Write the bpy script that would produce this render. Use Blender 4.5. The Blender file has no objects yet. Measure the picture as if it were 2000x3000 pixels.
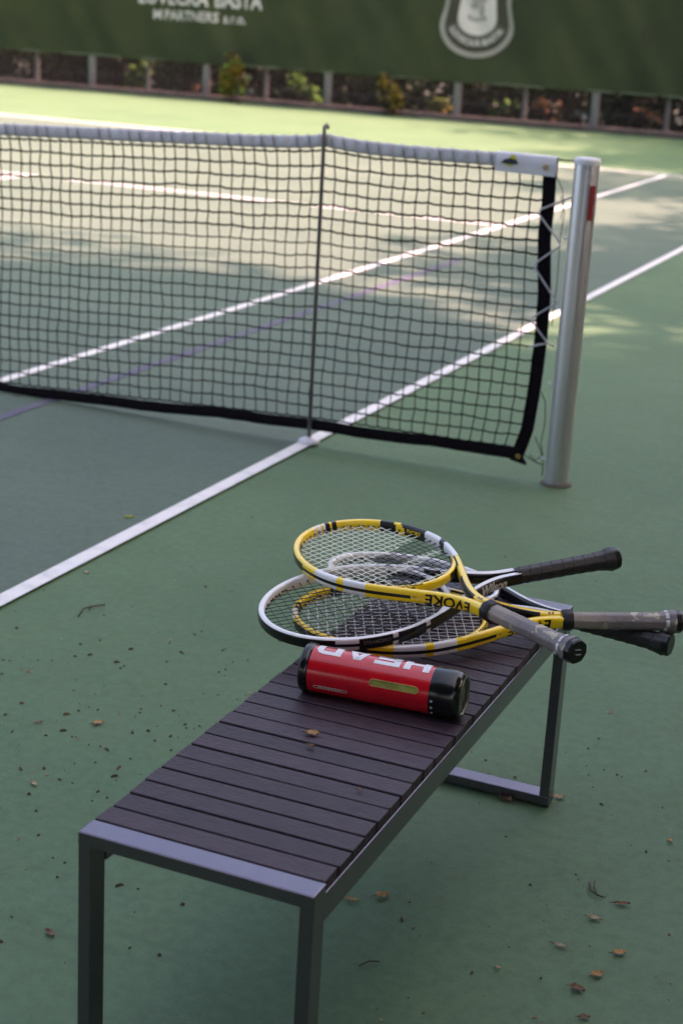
import bpy, bmesh, math, random
from mathutils import Vector, Matrix, noise
R_ = math.radians
SC = bpy.context.scene
COL = SC.collection
random.seed(7)

# ------------------------------------------------------------------ camera
CAM_POS = Vector((1.26851, -4.92970, 1.44427))
CX = Vector((0.9156062, 0.39834999, 0.05461302))
CY = Vector((-0.16726461, 0.25384767, 0.95267198))
CZ = Vector((0.36563349, -0.8814072, 0.29905436))
cam = bpy.data.cameras.new('camera')
camo = bpy.data.objects.new('camera', cam)
COL.objects.link(camo)
M = Matrix.Identity(4)
for i in range(3):
    M[i][0] = CX[i]; M[i][1] = CY[i]; M[i][2] = CZ[i]; M[i][3] = CAM_POS[i]
camo.matrix_world = M
cam.sensor_fit = 'VERTICAL'; cam.sensor_height = 36; cam.sensor_width = 24
cam.lens = 36 * 4676.58 / 3000
cam.clip_start = .05; cam.clip_end = 3000
cam.dof.use_dof = True; cam.dof.focus_distance = 2.66; cam.dof.aperture_fstop = 5.4
SC.camera = camo

# ------------------------------------------------------------------ light
SUN_EL = R_(48); SUN_AZ = R_(12)          # azimuth measured from +x towards +y
sdir = Vector((math.cos(SUN_EL) * math.cos(SUN_AZ), math.cos(SUN_EL) * math.sin(SUN_AZ), math.sin(SUN_EL)))
w = bpy.data.worlds.new('World'); SC.world = w; w.use_nodes = True
nt = w.node_tree; nt.nodes.clear()
sky = nt.nodes.new('ShaderNodeTexSky'); sky.sky_type = 'NISHITA'; sky.sun_disc = False
sky.sun_elevation = SUN_EL; sky.sun_rotation = math.pi / 2 - SUN_AZ
sky.air_density = .8; sky.dust_density = 5.0; sky.ozone_density = 0.0
bg = nt.nodes.new('ShaderNodeBackground'); bg.inputs['Strength'].default_value = .09
ow = nt.nodes.new('ShaderNodeOutputWorld')
tint = nt.nodes.new('ShaderNodeMixRGB'); tint.blend_type = 'MULTIPLY'; tint.inputs[0].default_value = 1; tint.inputs[2].default_value = (1.10, 1.0, .92, 1)
nt.links.new(sky.outputs[0], tint.inputs[1]); nt.links.new(tint.outputs[0], bg.inputs[0]); nt.links.new(bg.outputs[0], ow.inputs[0])
sun = bpy.data.lights.new('sun', 'SUN'); sun.energy = 3.4; sun.angle = R_(.6); sun.color = (1, .57, .52)
suno = bpy.data.objects.new('sun', sun); COL.objects.link(suno)
suno.rotation_euler = sdir.to_track_quat('Z', 'Y').to_euler()
SC.view_settings.view_transform = 'Standard'; SC.view_settings.look = 'None'
SC.view_settings.exposure = 3.0; SC.view_settings.gamma = 1

# ------------------------------------------------------------------ helpers
def col(c):
    return (c[0], c[1], c[2], 1)

def mat(name, base, rough=.5, base2=None, scale=8, detail=6, metallic=0, coat=0, spec=.5, bump=0, bscale=60,
        lo=.35, hi=.65, coords='Object', stretch=(1, 1, 1), trans=0, coat_rough=.08):
    m = bpy.data.materials.new(name); m.use_nodes = True
    n = m.node_tree.nodes; l = m.node_tree.links
    b = n['Principled BSDF']
    b.inputs['Base Color'].default_value = col(base)
    b.inputs['Roughness'].default_value = rough
    b.inputs['Metallic'].default_value = metallic
    b.inputs['Coat Weight'].default_value = coat
    b.inputs['Coat Roughness'].default_value = coat_rough
    b.inputs['Specular IOR Level'].default_value = spec
    b.inputs['Transmission Weight'].default_value = trans
    tc = n.new('ShaderNodeTexCoord'); mp = n.new('ShaderNodeMapping'); mp.inputs['Scale'].default_value = stretch
    l.new(tc.outputs[coords], mp.inputs[0])
    if base2 is not None:
        nz = n.new('ShaderNodeTexNoise'); nz.inputs['Scale'].default_value = scale; nz.inputs['Detail'].default_value = detail
        nz.inputs['Roughness'].default_value = .6
        cr = n.new('ShaderNodeValToRGB')
        cr.color_ramp.elements[0].position = lo; cr.color_ramp.elements[1].position = hi
        cr.color_ramp.elements[0].color = col(base); cr.color_ramp.elements[1].color = col(base2)
        l.new(mp.outputs[0], nz.inputs['Vector']); l.new(nz.outputs['Fac'], cr.inputs[0]); l.new(cr.outputs[0], b.inputs['Base Color'])
    if bump:
        nz2 = n.new('ShaderNodeTexNoise'); nz2.inputs['Scale'].default_value = bscale; nz2.inputs['Detail'].default_value = 4
        bp = n.new('ShaderNodeBump'); bp.inputs['Strength'].default_value = bump; bp.inputs['Distance'].default_value = .002
        l.new(mp.outputs[0], nz2.inputs['Vector']); l.new(nz2.outputs['Fac'], bp.inputs['Height']); l.new(bp.outputs[0], b.inputs['Normal'])
    return m

def leafmat(name, a, b2, scale=1.5):
    m = mat(name, a, .55, b2, scale=scale, spec=.3)
    n = m.node_tree.nodes; l = m.node_tree.links
    bs = n['Principled BSDF']; tr = n.new('ShaderNodeBsdfTranslucent'); mx = n.new('ShaderNodeMixShader'); mx.inputs[0].default_value = .2
    cr = [x for x in n if x.type == 'VALTORGB'][0]
    l.new(cr.outputs[0], tr.inputs[0]); l.new(bs.outputs[0], mx.inputs[1]); l.new(tr.outputs[0], mx.inputs[2])
    l.new(mx.outputs[0], n['Material Output'].inputs[0])
    return m

def link(name, me, parent=None, smooth=False):
    o = bpy.data.objects.new(name, me); COL.objects.link(o)
    if parent is not None: o.parent = parent
    if smooth and me is not None:
        for f in me.polygons: f.use_smooth = True
    return o

def mesh(name, verts, faces, mats, parent=None, smooth=False, fm=None):
    me = bpy.data.meshes.new(name); me.from_pydata([tuple(v) for v in verts], [], faces)
    for m in (mats if isinstance(mats, (list, tuple)) else [mats]): me.materials.append(m)
    if fm: me.polygons.foreach_set('material_index', fm)
    me.update()
    return link(name, me, parent, smooth)

def from_bm(name, bm, mats, parent=None, smooth=False):
    me = bpy.data.meshes.new(name); bm.to_mesh(me); bm.free()
    for m in (mats if isinstance(mats, (list, tuple)) else [mats]): me.materials.append(m)
    return link(name, me, parent, smooth)

def empty(name, loc=(0, 0, 0), rz=0):
    o = bpy.data.objects.new(name, None); COL.objects.link(o); o.location = loc; o.rotation_euler = (0, 0, rz)
    o.empty_display_size = .1
    return o

def tag(o, label, cat, group=None):
    o['label'] = label; o['category'] = cat
    if group: o['group'] = group
    return o

def struct(o):
    o['kind'] = 'structure'; return o

def box_bm(x0, x1, y0, y1, z0, z1, bev=.0, seg=2):
    bm = bmesh.new()
    bmesh.ops.create_cube(bm, size=1)
    for v in bm.verts:
        v.co = Vector(((x0 + x1) / 2 + v.co.x * (x1 - x0), (y0 + y1) / 2 + v.co.y * (y1 - y0), (z0 + z1) / 2 + v.co.z * (z1 - z0)))
    if bev: bmesh.ops.bevel(bm, geom=bm.edges[:], offset=bev, segments=seg, affect='EDGES', profile=.5)
    return bm

def box(name, x0, x1, y0, y1, z0, z1, m, parent=None, bev=0):
    return from_bm(name, box_bm(x0, x1, y0, y1, z0, z1, bev), m, parent)

def tube_geo(pts, r, n=6, V=None, F=None, cap=True):
    """tube along points; r number or list"""
    V = [] if V is None else V; F = [] if F is None else F
    base = len(V); N = len(pts); pts = [Vector(q) for q in pts]
    up = Vector((.123, .31, .94)).normalized(); prev = None
    for i, q in enumerate(pts):
        t = (pts[min(i + 1, N - 1)] - pts[max(i - 1, 0)])
        t = t.normalized() if t.length > 1e-9 else Vector((0, 0, 1))
        if prev is None:
            a = t.cross(up)
            if a.length < .1: a = t.cross(Vector((1, 0, 0)))
        else: a = prev - t * prev.dot(t)
        a.normalize(); prev = a; b = t.cross(a)
        rr = r[i] if isinstance(r, (list, tuple)) else r
        for k in range(n):
            an = 2 * math.pi * k / n
            V.append(q + a * (rr * math.cos(an)) + b * (rr * math.sin(an)))
    for i in range(N - 1):
        for k in range(n):
            k2 = (k + 1) % n
            F.append((base + i * n + k, base + i * n + k2, base + (i + 1) * n + k2, base + (i + 1) * n + k))
    if cap:
        F.append(tuple(base + k for k in reversed(range(n)))); F.append(tuple(base + (N - 1) * n + k for k in range(n)))
    return V, F

def tube(name, pts, r, m, parent=None, n=6, smooth=True):
    V, F = tube_geo(pts, r, n); return mesh(name, V, F, m, parent, smooth)

def lathe(name, prof, axis_o, ax, m, parent=None, n=48, fm=None):
    """prof: (t along axis, radius)"""
    ax = Vector(ax).normalized(); o = Vector(axis_o)
    a = ax.cross(Vector((0, 0, 1)))
    if a.length < .1: a = Vector((1, 0, 0))
    a.normalize(); b = ax.cross(a); V = []; F = []; FM = []
    for t, r in prof:
        for k in range(n):
            an = 2 * math.pi * k / n; V.append(o + ax * t + a * (r * math.cos(an)) + b * (r * math.sin(an)))
    for i in range(len(prof) - 1):
        for k in range(n):
            k2 = (k + 1) % n; F.append((i * n + k, i * n + k2, (i + 1) * n + k2, (i + 1) * n + k)); FM.append(fm[i] if fm else 0)
    return mesh(name, V, F, m, parent, True, FM)

def text_geo(body, size=1, bold=0, cut=None, shear=0, sx=1):
    """2-D letter geometry, centred at x, baseline y=0; cut: spacing to slice it so that it can wrap"""
    cu = bpy.data.curves.new('lettering', 'FONT'); cu.body = body; cu.size = size; cu.offset = bold; cu.align_x = 'CENTER'; cu.shear = shear
    cu.resolution_u = 3; cu.fill_mode = 'FRONT'
    o = bpy.data.objects.new('lettering', cu)
    me = bpy.data.meshes.new_from_object(o)
    bm = bmesh.new(); bm.from_mesh(me)
    bpy.data.objects.remove(o); bpy.data.curves.remove(cu); bpy.data.meshes.remove(me)
    for v in bm.verts: v.co.x *= sx
    if cut:
        for ax in (0, 1):
            if not bm.verts: break
            lo = min(v.co[ax] for v in bm.verts); hi = max(v.co[ax] for v in bm.verts)
            k = math.floor(lo / cut) + 1
            while k * cut < hi:
                p = Vector((0, 0, 0)); p[ax] = k * cut; nn = Vector((0, 0, 0)); nn[ax] = 1
                bmesh.ops.bisect_plane(bm, geom=bm.verts[:] + bm.edges[:] + bm.faces[:], plane_co=p, plane_no=nn); k += 1
    return bm

def map_text(name, bm, fn, m, parent):
    for v in bm.verts: v.co = fn(v.co.x, v.co.y)
    return from_bm(name, bm, m, parent)

# ------------------------------------------------------------------ materials
def court_mat(name, a, b, c):
    m = bpy.data.materials.new(name); m.use_nodes = True; n = m.node_tree.nodes; l = m.node_tree.links
    bs = n['Principled BSDF']; bs.inputs['Roughness'].default_value = .5; bs.inputs['Specular IOR Level'].default_value = .3
    tc = n.new('ShaderNodeTexCoord')
    def nz(s, d=5, r=.6):
        x = n.new('ShaderNodeTexNoise'); x.inputs['Scale'].default_value = s; x.inputs['Detail'].default_value = d; x.inputs['Roughness'].default_value = r
        l.new(tc.outputs['Object'], x.inputs['Vector']); return x
    n1 = nz(.9, 8, .7); n2 = nz(5, 8, .7); n3 = nz(420, 2); n4 = nz(38, 6, .75)
    r1 = n.new('ShaderNodeValToRGB'); r1.color_ramp.elements[0].position = .36; r1.color_ramp.elements[1].position = .66
    r1.color_ramp.elements[0].color = col(a); r1.color_ramp.elements[1].color = col(b); l.new(n1.outputs['Fac'], r1.inputs[0])
    mx = n.new('ShaderNodeMixRGB'); r2 = n.new('ShaderNodeValToRGB'); r2.color_ramp.elements[0].position = .5; r2.color_ramp.elements[1].position = .85
    l.new(n2.outputs['Fac'], r2.inputs[0]); l.new(r2.outputs[0], mx.inputs[0]); l.new(r1.outputs[0], mx.inputs[1]); mx.inputs[2].default_value = col(c)
    m3 = n.new('ShaderNodeMixRGB'); m3.blend_type = 'OVERLAY'; m3.inputs[0].default_value = .28
    m4 = n.new('ShaderNodeMixRGB'); m4.blend_type = 'OVERLAY'; m4.inputs[0].default_value = .16
    r4_ = n.new('ShaderNodeValToRGB'); r4_.color_ramp.elements[0].position = .32; r4_.color_ramp.elements[1].position = .68
    l.new(n4.outputs['Fac'], r4_.inputs[0]); l.new(mx.outputs[0], m4.inputs[1]); l.new(r4_.outputs[0], m4.inputs[2])
    # long faint scuffs
    mp = n.new('ShaderNodeMapping'); mp.inputs['Scale'].default_value = (.7, 9, 1); mp.inputs['Rotation'].default_value = (0, 0, .5); l.new(tc.outputs['Object'], mp.inputs[0])
    n5 = n.new('ShaderNodeTexNoise'); n5.inputs['Scale'].default_value = 2.2; n5.inputs['Detail'].default_value = 7; l.new(mp.outputs[0], n5.inputs['Vector'])
    r5 = n.new('ShaderNodeValToRGB'); r5.color_ramp.elements[0].position = .58; r5.color_ramp.elements[1].position = .80; r5.color_ramp.elements[1].color = (.24, .24, .24, 1)
    l.new(n5.outputs['Fac'], r5.inputs[0]); m5 = n.new('ShaderNodeMixRGB'); l.new(r5.outputs[0], m5.inputs[0]); l.new(m4.outputs[0], m5.inputs[1]); m5.inputs[2].default_value = col([v * .62 for v in a])
    l.new(m5.outputs[0], m3.inputs[1]); l.new(n3.outputs['Fac'], m3.inputs[2]); l.new(m3.outputs[0], bs.inputs['Base Color'])
    rr = n.new('ShaderNodeMapRange'); rr.inputs[3].default_value = .52; rr.inputs[4].default_value = .70
    l.new(n2.outputs['Fac'], rr.inputs[0]); l.new(rr.outputs[0], bs.inputs['Roughness'])
    bp = n.new('ShaderNodeBump'); bp.inputs['Strength'].default_value = .35; bp.inputs['Distance'].default_value = .0012
    l.new(n3.outputs['Fac'], bp.inputs['Height']); l.new(bp.outputs[0], bs.inputs['Normal'])
    return m

M_SUR = court_mat('green_acrylic', (.068, .125, .062), (.089, .150, .076), (.080, .124, .060))
M_CRT = court_mat('grey_acrylic', (.067, .100, .077), (.087, .124, .095), (.077, .115, .083))
M_LINE = mat('line_paint', (.66, .66, .68), .55, (.40, .42, .42), scale=14, lo=.48, hi=.82, bump=.3, bscale=400)
M_PURP = mat('purple_paint', (.068, .062, .115), .55, (.080, .078, .115), scale=6)
M_SOIL = mat('soil', (.030, .023, .016), .9, (.02, .028, .010), scale=1.2, bump=.8, bscale=20)
M_KERB = mat('kerb', (.07, .055, .05), .85, (.04, .033, .03), scale=5)
M_TUBE = mat('anthracite_paint', (.145, .122, .158), .22, (.158, .134, .17), scale=30, metallic=.9, coat=.15, coat_rough=.2, spec=.6, bump=.1, bscale=500)
M_ALU = mat('aluminium', (.52, .52, .54), .36, (.42, .425, .44), scale=14, metallic=.75, stretch=(1, 1, .1))
M_CAP = mat('post_cap', (.62, .62, .66), .4)
M_RED = mat('red_sticker', (.20, .006, .010), .5)
M_NET = mat('black_cord', (.004, .005, .004), .9, spec=.08)
M_TAPE = mat('black_webbing', (.005, .004, .006), .9, (.008, .006, .009), spec=.1, scale=40, bump=.5, bscale=300)
M_BAND = mat('white_canvas', (.60, .59, .64), .8, (.48, .47, .52), scale=12, bump=.4, bscale=250)
M_TAB = mat('white_vinyl', (.68, .67, .72), .5, (.58, .57, .63), scale=14)
M_LACE = mat('grey_lace', (.50, .47, .52), .7)
M_BRASS = mat('brass', (.55, .38, .12), .35, metallic=1)
M_STEEL = mat('galvanised', (.34, .35, .41), .5, (.27, .28, .33), scale=20, metallic=.3)
M_SLIM = mat('slim_post_paint', (.12, .105, .10), .7, (.08, .07, .068), scale=20)
M_WIRE = mat('wire', (.06, .06, .065), .6, metallic=.3)
M_BANNER = mat('green_banner', (.035, .046, .017), .75, (.021, .031, .013), scale=.9, spec=.25)
M_PRINT = mat('grey_print', (.40, .40, .38), .7)
M_PRINT2 = mat('dark_print', (.022, .024, .010), .7)
M_PRINT3 = mat('soft_grey_print', (.20, .205, .18), .7)
M_PRINT4 = mat('mid_grey_print', (.22, .22, .20), .7); M_PRINT5 = mat('dim_grey_print', (.07, .072, .055), .7)
M_BARK = mat('bark', (.09, .065, .045), .9, (.05, .04, .03), scale=14, bump=.8, bscale=40)

ORD = ['first', 'second', 'third', 'fourth', 'fifth', 'sixth', 'seventh', 'eighth', 'ninth', 'tenth', 'eleventh', 'twelfth', 'thirteenth', 'fourteenth', 'fifteenth', 'sixteenth', 'seventeenth', 'eighteenth', 'nineteenth', 'twentieth', 'twenty-first', 'twenty-second']
# ------------------------------------------------------------------ ground
def sheet(name, x0, x1, y0, y1, z, m):
    return struct(mesh(name, [(x0, y0, z), (x1, y0, z), (x1, y1, z), (x0, y1, z)], [(0, 1, 2, 3)], m))
XD, XS, XC = -.914, -2.286, -6.4
sheet('terrain', -900, 900, -900, 900, -.02, M_SOIL)
sheet('court_surround', -32, 3.6, -19, 17.82, 0, M_SUR)
sheet('tennis_court', 2 * XC - XD, XD, -11.885, 11.885, .004, M_CRT)
def line(name, x0, x1, y0, y1, m=M_LINE, z=.008):
    o = sheet(name, x0, x1, y0, y1, z, m); return o
XDL = 2 * XC - XD; XSL = 2 * XC - XS
line('doubles_sideline', XD - .025, XD + .025, -11.885, 11.86)
line('doubles_sideline', XDL - .025, XDL + .025, -11.885, 11.86)
line('singles_sideline', XS - .025, XS + .025, -11.86, 11.86)
line('singles_sideline', XSL - .025, XSL + .025, -11.86, 11.86)
line('baseline', XDL - .025, XD + .025, 11.86, 11.95, z=.0085)
line('service_line', XSL + .025, XS - .025, 6.375, 6.425)
line('service_line', XSL + .025, XS - .025, -6.425, -6.375)
line('centre_service_line', XC - .025, XC + .025, -6.375, 6.375)
line('purple_line', -1.985, -1.94, -9, 4.6, M_PURP, .0065)

# ------------------------------------------------------------------ tennis net
CELL = .0425
def ztop(x):
    d = abs(x + .908)
    if x < -.908: return max(.90, 1.058 - .014 * (1 - math.exp(-d / .09)) - .040 * d)
    return 1.058 - .020 * (1 - math.exp(-d / .12)) + .014 * d
def zbot(x):
    return max(.024, .083 - .043 * max(0, -.9 - x)) if x < -.9 else .083 + .009 * (x + .9) / .75
def xedge(z):
    K = [(.06, -.172), (.10, -.158), (.17, -.139), (.30, -.128), (.46, -.122), (.62, -.124), (.80, -.142), (.90, -.139), (1.1, -.147)]
    for (a, xa), (b, xb) in zip(K, K[1:]):
        if z <= b: f = max(0, (z - a) / (b - a)); return xa + (xb - xa) * f
    return K[-1][1]
def nval(x, z, s, k):
    return noise.noise(Vector((x * s, z * s, k * 7.3)))
NETX = 112; NROW = 21
def netpt(i, j):
    x = -.152 - CELL * i; zt = ztop(x) - .052; zb = zbot(x) + .012
    z = zt + (zb - zt) * j / NROW
    x += (xedge(z) + .14) * math.exp(-CELL * i / .22)
    x += .008 * nval(x, z, 3, 1) + .007 * nval(x, z, 16, 2)
    z += .006 * nval(x, z, 2.5, 3) * (1 if 0 < j < NROW else 0) + .006 * nval(x, z, 14, 4) * (1 if 0 < j < NROW else .3)
    if 0 < j < NROW: z -= .004 * math.exp(-abs(x + .908) / .15)
    y = .02 * nval(x, z, 1.6, 5) + .004 * nval(x, z, 12, 6)
    if j in (0, NROW): y *= .3
    return Vector((x, y, z))
net = empty('tennis_net', (0, 0, 0)); tag(net, 'black knotted tennis net with white top band and black edge tape', 'tennis net')
G = [[netpt(i, j) for j in range(NROW + 1)] for i in range(NETX)]
for j in range(NROW + 1):
    top = j <= 6
    pts = []
    for i in range(NETX):
        pts.append(G[i][j])
        if i < NETX - 1:
            q = (G[i][j] + G[i + 1][j]) / 2; q.z -= .0015 + .002 * random.random(); pts.append(q)
    tube('horizontal_cord', [Vector((xedge(G[0][j].z), 0, G[0][j].z - .001))] + pts, .0035 if top else .0026, M_NET, net, 4)
for i in range(NETX):
    pts = [G[i][0] + Vector((0, 0, .012))]; rr = [.0031]
    for j in range(NROW + 1):
        pts.append(G[i][j]); rr.append(.0031 if j <= 6 else .0024)
    tube('vertical_cord', pts, rr, M_NET, net, 4)
V = []; F = []
for i in range(NETX):
    for j in range(NROW):
        c = G[i][j]; r = (.0062 if j <= 6 else .0045) * random.uniform(.85, 1.2)
        b = len(V)
        for d in ((1, 0, 0), (-1, 0, 0), (0, 1, 0), (0, -1, 0), (0, 0, 1), (0, 0, -1)): V.append(c + Vector(d) * r)
        for a, bb in ((0, 2), (2, 1), (1, 3), (3, 0)):
            F.append((b + a, b + bb, b + 4)); F.append((b + bb, b + a, b + 5))
kn = mesh('knots', V, F, M_NET, net, True); kn['kind'] = 'stuff'
# head band: folded canvas with stitched loops
V = []; F = []; NS = 16; xs = []
x = -.30
while x > -.152 - CELL * NETX: xs.append(x); x -= CELL / 6
for i, x in enumerate(xs):
    zt = ztop(x); ph = (x / CELL) % 1.0
    pu = .0012 * math.cos(2 * math.pi * ph) + .0015 * nval(x, 0, 20, 3)
    for k in range(NS):
        a = 2 * math.pi * k / NS
        cy = .0075 * math.cos(a); cz = math.sin(a)
        z = zt - .0215 + .0215 * math.copysign(abs(cz) ** .55, cz) + pu * (1 if cz > .3 else .4)
        y = cy * (1 + .22 * math.cos(2 * math.pi * ph)) + .003 * nval(x, 0, 6, 9)
        V.append((x + .010 * cz * .4, y, z))
for i in range(len(xs) - 1):
    for k in range(NS):
        k2 = (k + 1) % NS; F.append((i * NS + k, i * NS + k2, (i + 1) * NS + k2, (i + 1) * NS + k))
mesh('head_band', V, F, M_BAND, net, True)
for i in range(4, NETX):        # stitching cords over the band
    x = G[i][0].x; zt = ztop(x)
    tube('stitch_loop', [(x, -.010, zt - .055), (x - .004, -.011, zt - .03), (x - .010, -.0095, zt - .008), (x - .016, 0, zt + .0025), (x - .012, .0105, zt - .02)], .0011, M_NET if i % 3 else M_LACE, net, 4)
# white end tab of the band
V = []; F = []
tn = 14
for i in range(tn + 1):
    x = -.315 + (.315 - .117) * i / tn; zt = ztop(x) + .002
    for (y, dz) in ((-.0115, -.060), (-.012, -.03), (-.0105, -.004), (0, .003), (.0105, -.004), (.012, -.03), (.0115, -.060)):
        V.append((x, y + .0015 * nval(x, dz, 12, 1), zt + dz - .006 * (i / tn) + .002 * nval(x, dz, 9, 2)))
for i in range(tn):
    for k in range(6): F.append((i * 7 + k, i * 7 + k + 1, (i + 1) * 7 + k + 1, (i + 1) * 7 + k))
tab = mesh('band_end_tab', V, F, M_TAB, net, True)
M_LOGOD = mat('dark_logo', (.02, .03, .05), .5); M_LOGOY = mat('yellow_logo', (.6, .55, .03), .5)
def blob(name, pts, m, parent):
    return mesh(name, [(x, -.0145, z) for x, z in pts], [tuple(range(len(pts)))], m, parent)
zl = ztop(-.27) - .022
blob('logo_mark', [(-.297, zl - .009), (-.262, zl - .012), (-.240, zl - .008), (-.246, zl + .004), (-.268, zl + .007), (-.285, zl + .003)], M_LOGOD, tab)
blob('logo_mark', [(-.272, zl + .009), (-.252, zl + .002), (-.247, zl + .012), (-.256, zl + .020)], M_LOGOY, tab)
blob('logo_mark', [(-.285, zl - .014), (-.262, zl - .017), (-.258, zl - .013), (-.282, zl - .010)], M_LOGOY, tab)
def ring(name, c, r, t, m, parent, ax='y', n=20):
    pts = []
    for k in range(n + 1):
        a = 2 * math.pi * k / n
        pts.append(Vector(c) + (Vector((math.cos(a) * r, 0, math.sin(a) * r)) if ax == 'y' else Vector((math.cos(a) * r, math.sin(a) * r, 0))))
    return tube(name, pts, t, m, parent, 6)
ring('eyelet', (-.151, -.0145, ztop(-.15) - .034), .007, .0022, M_BRASS, net)
# side and bottom tapes
def ribbon(name, pts, halfw, m, parent, th=.003):
    """pts: list (centre, widthdir)"""
    V = []; F = []
    for c, wd in pts:
        c = Vector(c); wd = Vector(wd)
        for s, y in ((-1, -th), (0, -th * 1.5), (1, -th), (1, th), (0, th * 1.5), (-1, th)): V.append(c + wd * (s * halfw) + Vector((0, y, 0)))
    for i in range(len(pts) - 1):
        for k in range(6):
            k2 = (k + 1) % 6; F.append((i * 6 + k, i * 6 + k2, (i + 1) * 6 + k2, (i + 1) * 6 + k))
    F.append(tuple(range(5, -1, -1))); F.append(tuple((len(pts) - 1) * 6 + k for k in range(6)))
    return mesh(name, V, F, m, parent, False)
P = []
for i in range(31):
    z = .995 - (.995 - .075) * i / 30
    a = Vector((xedge(z - .02), 0, z - .02)); b = Vector((xedge(z + .02), 0, z + .02)); t = (a - b).normalized()
    P.append((Vector((xedge(z) + .004, .004 * nval(0, z, 6, 1), z)), Vector((-t.z, 0, t.x))))
ribbon('side_tape', P, .021, M_TAPE, net)
P = []
for i in range(90):
    x = -.150 - (CELL * NETX - .01) * i / 89
    P.append((Vector((x, .006 * nval(x, 0, 3, 4) - .002, zbot(x) - .012 + .006 * nval(x, 0, 5, 2) + .003 * nval(x, 0, 14, 2))), Vector((.25 * nval(x, 0, 7, 8), 0, 1)).normalized()))
ribbon('bottom_tape', P, .0185, M_TAPE, net, .0045)
mesh('corner_patch', [(-.205, -.009, .104), (-.158, -.009, .100), (-.128, -.009, .050), (-.182, -.009, .060), (-.205, .009, .104), (-.158, .009, .100), (-.128, .009, .050), (-.182, .009, .060)],
     [(0, 3, 2, 1), (4, 5, 6, 7), (0, 1, 5, 4), (1, 2, 6, 5), (2, 3, 7, 6), (3, 0, 4, 7)], M_TAPE, net)
ring('eyelet', (-.155, -.0115, .076), .006, .0022, M_BRASS, net)
# loose cord ends hanging beside the tape
tube('loose_cord', [(-.118, 0, .99), (-.092, -.004, .95), (-.083, -.006, .90), (-.090, 0, .86)], .0016, M_NET, net, 5)
tube('loose_cord', [(-.098, .004, .93), (-.080, 0, .88), (-.086, 0, .80), (-.082, 0, .66), (-.086, 0, .52)], .0014, M_NET, net, 5)
tube('loose_cord', [(-.10, 0, .30), (-.082, -.004, .27), (-.078, 0, .20), (-.085, 0, .13), (-.072, 0, .08), (-.070, 0, .02)], .0016, M_NET, net, 5)
tube('loose_cord', [(-.108, 0, .15), (-.085, -.004, .112), (-.078, 0, .09), (-.098, 0, .07), (-.12, 0, .085)], .0016, M_NET, net, 5)
tube('loose_cord', [(-.135, -.01, .085), (-.10, -.008, .068), (-.074, 0, .058)], .0018, M_NET, net, 5)

# net post
PX = -.022; PR = .039
post = empty('net_post', (PX, 0, 0)); tag(post, 'silver round aluminium net post with a red sticker', 'net post')
lathe('tube', [(0, PR), (.03, PR), (1.03, PR), (1.034, PR - .001)], (0, 0, 0), (0, 0, 1), M_ALU, post, 40)
lathe('cap', [(1.033, PR + .0015), (1.045, PR + .002), (1.052, PR - .001), (1.054, .028), (1.054, .0005)], (0, 0, 0), (0, 0, 1), M_CAP, post, 40)
lathe('base_sleeve', [(.0, PR + .012), (.006, PR + .012), (.0075, PR + .001)], (0, 0, 0), (0, 0, 1), mat('rusty_sleeve', (.12, .09, .07), .8, (.06, .05, .04), scale=60), post, 40)
V = []; F = []
for i in range(7):
    a = R_(-20 - 33 + 33 * i / 6)
    for z in (.865, .972): V.append(((PR + .0012) * math.cos(a), (PR + .0012) * math.sin(a), z))
for i in range(6): F.append((2 * i, 2 * i + 2, 2 * i + 3, 2 * i + 1))
mesh('red_sticker', V, F, M_RED, post)
for z in (.08, .33, .58, .80):
    tube('lacing_hook', [(-PR + .004, -.004, z), (-PR - .012, -.004, z), (-PR - .016, -.004, z + .007)], .0032, M_CAP, post, 6)
tube('net_cable', [(-.095, 0, 1.040), (-.06, 0, 1.040), (-.03, 0, 1.041)], .0028, M_WIRE, post, 6)
# white lacing through side tape
lace = [(-.060, .0, .93), (-.157, -.008, .882), (-.160, -.0085, .868), (-.088, -.009, .792), (-.082, -.004, .775), (-.155, -.009, .715), (-.158, -.009, .700), (-.086, -.009, .612), (-.076, -.004, .595), (-.150, -.009, .540), (-.150, -.008, .525), (-.090, -.009, .462), (-.070, -.004, .455)]
tube('white_lacing', lace, .0032, M_LACE, net, 6)
tube('white_lacing', [(-.150, -.009, .445), (-.095, -.009, .462)], .0034, M_LACE, net, 6)

# singles stick standing on the doubles line
st = empty('net_support_stick', (-.908, 0, .008)); tag(st, 'thin dark vertical net stick standing on the white sideline', 'net stick')
M_STICK = mat('stick_paint', (.10, .095, .10), .5, (.15, .125, .105), scale=9)
tube('rod', [(0, -.016, .012), (.0, -.016, 1.04), (0, -.016, 1.075)], [.0068, .0068, .006], M_STICK, st, 10)
tube('clip', [(0, -.018, 1.068), (0, .0, 1.078), (0, .014, 1.066)], .006, M_STICK, st, 8)
lathe('foot_disc', [(0, .036), (.008, .036), (.012, .030), (.013, .010), (.020, .009), (.020, .0002)], (0, -.016, 0), (0, 0, 1), M_TAB, st, 28)

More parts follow.
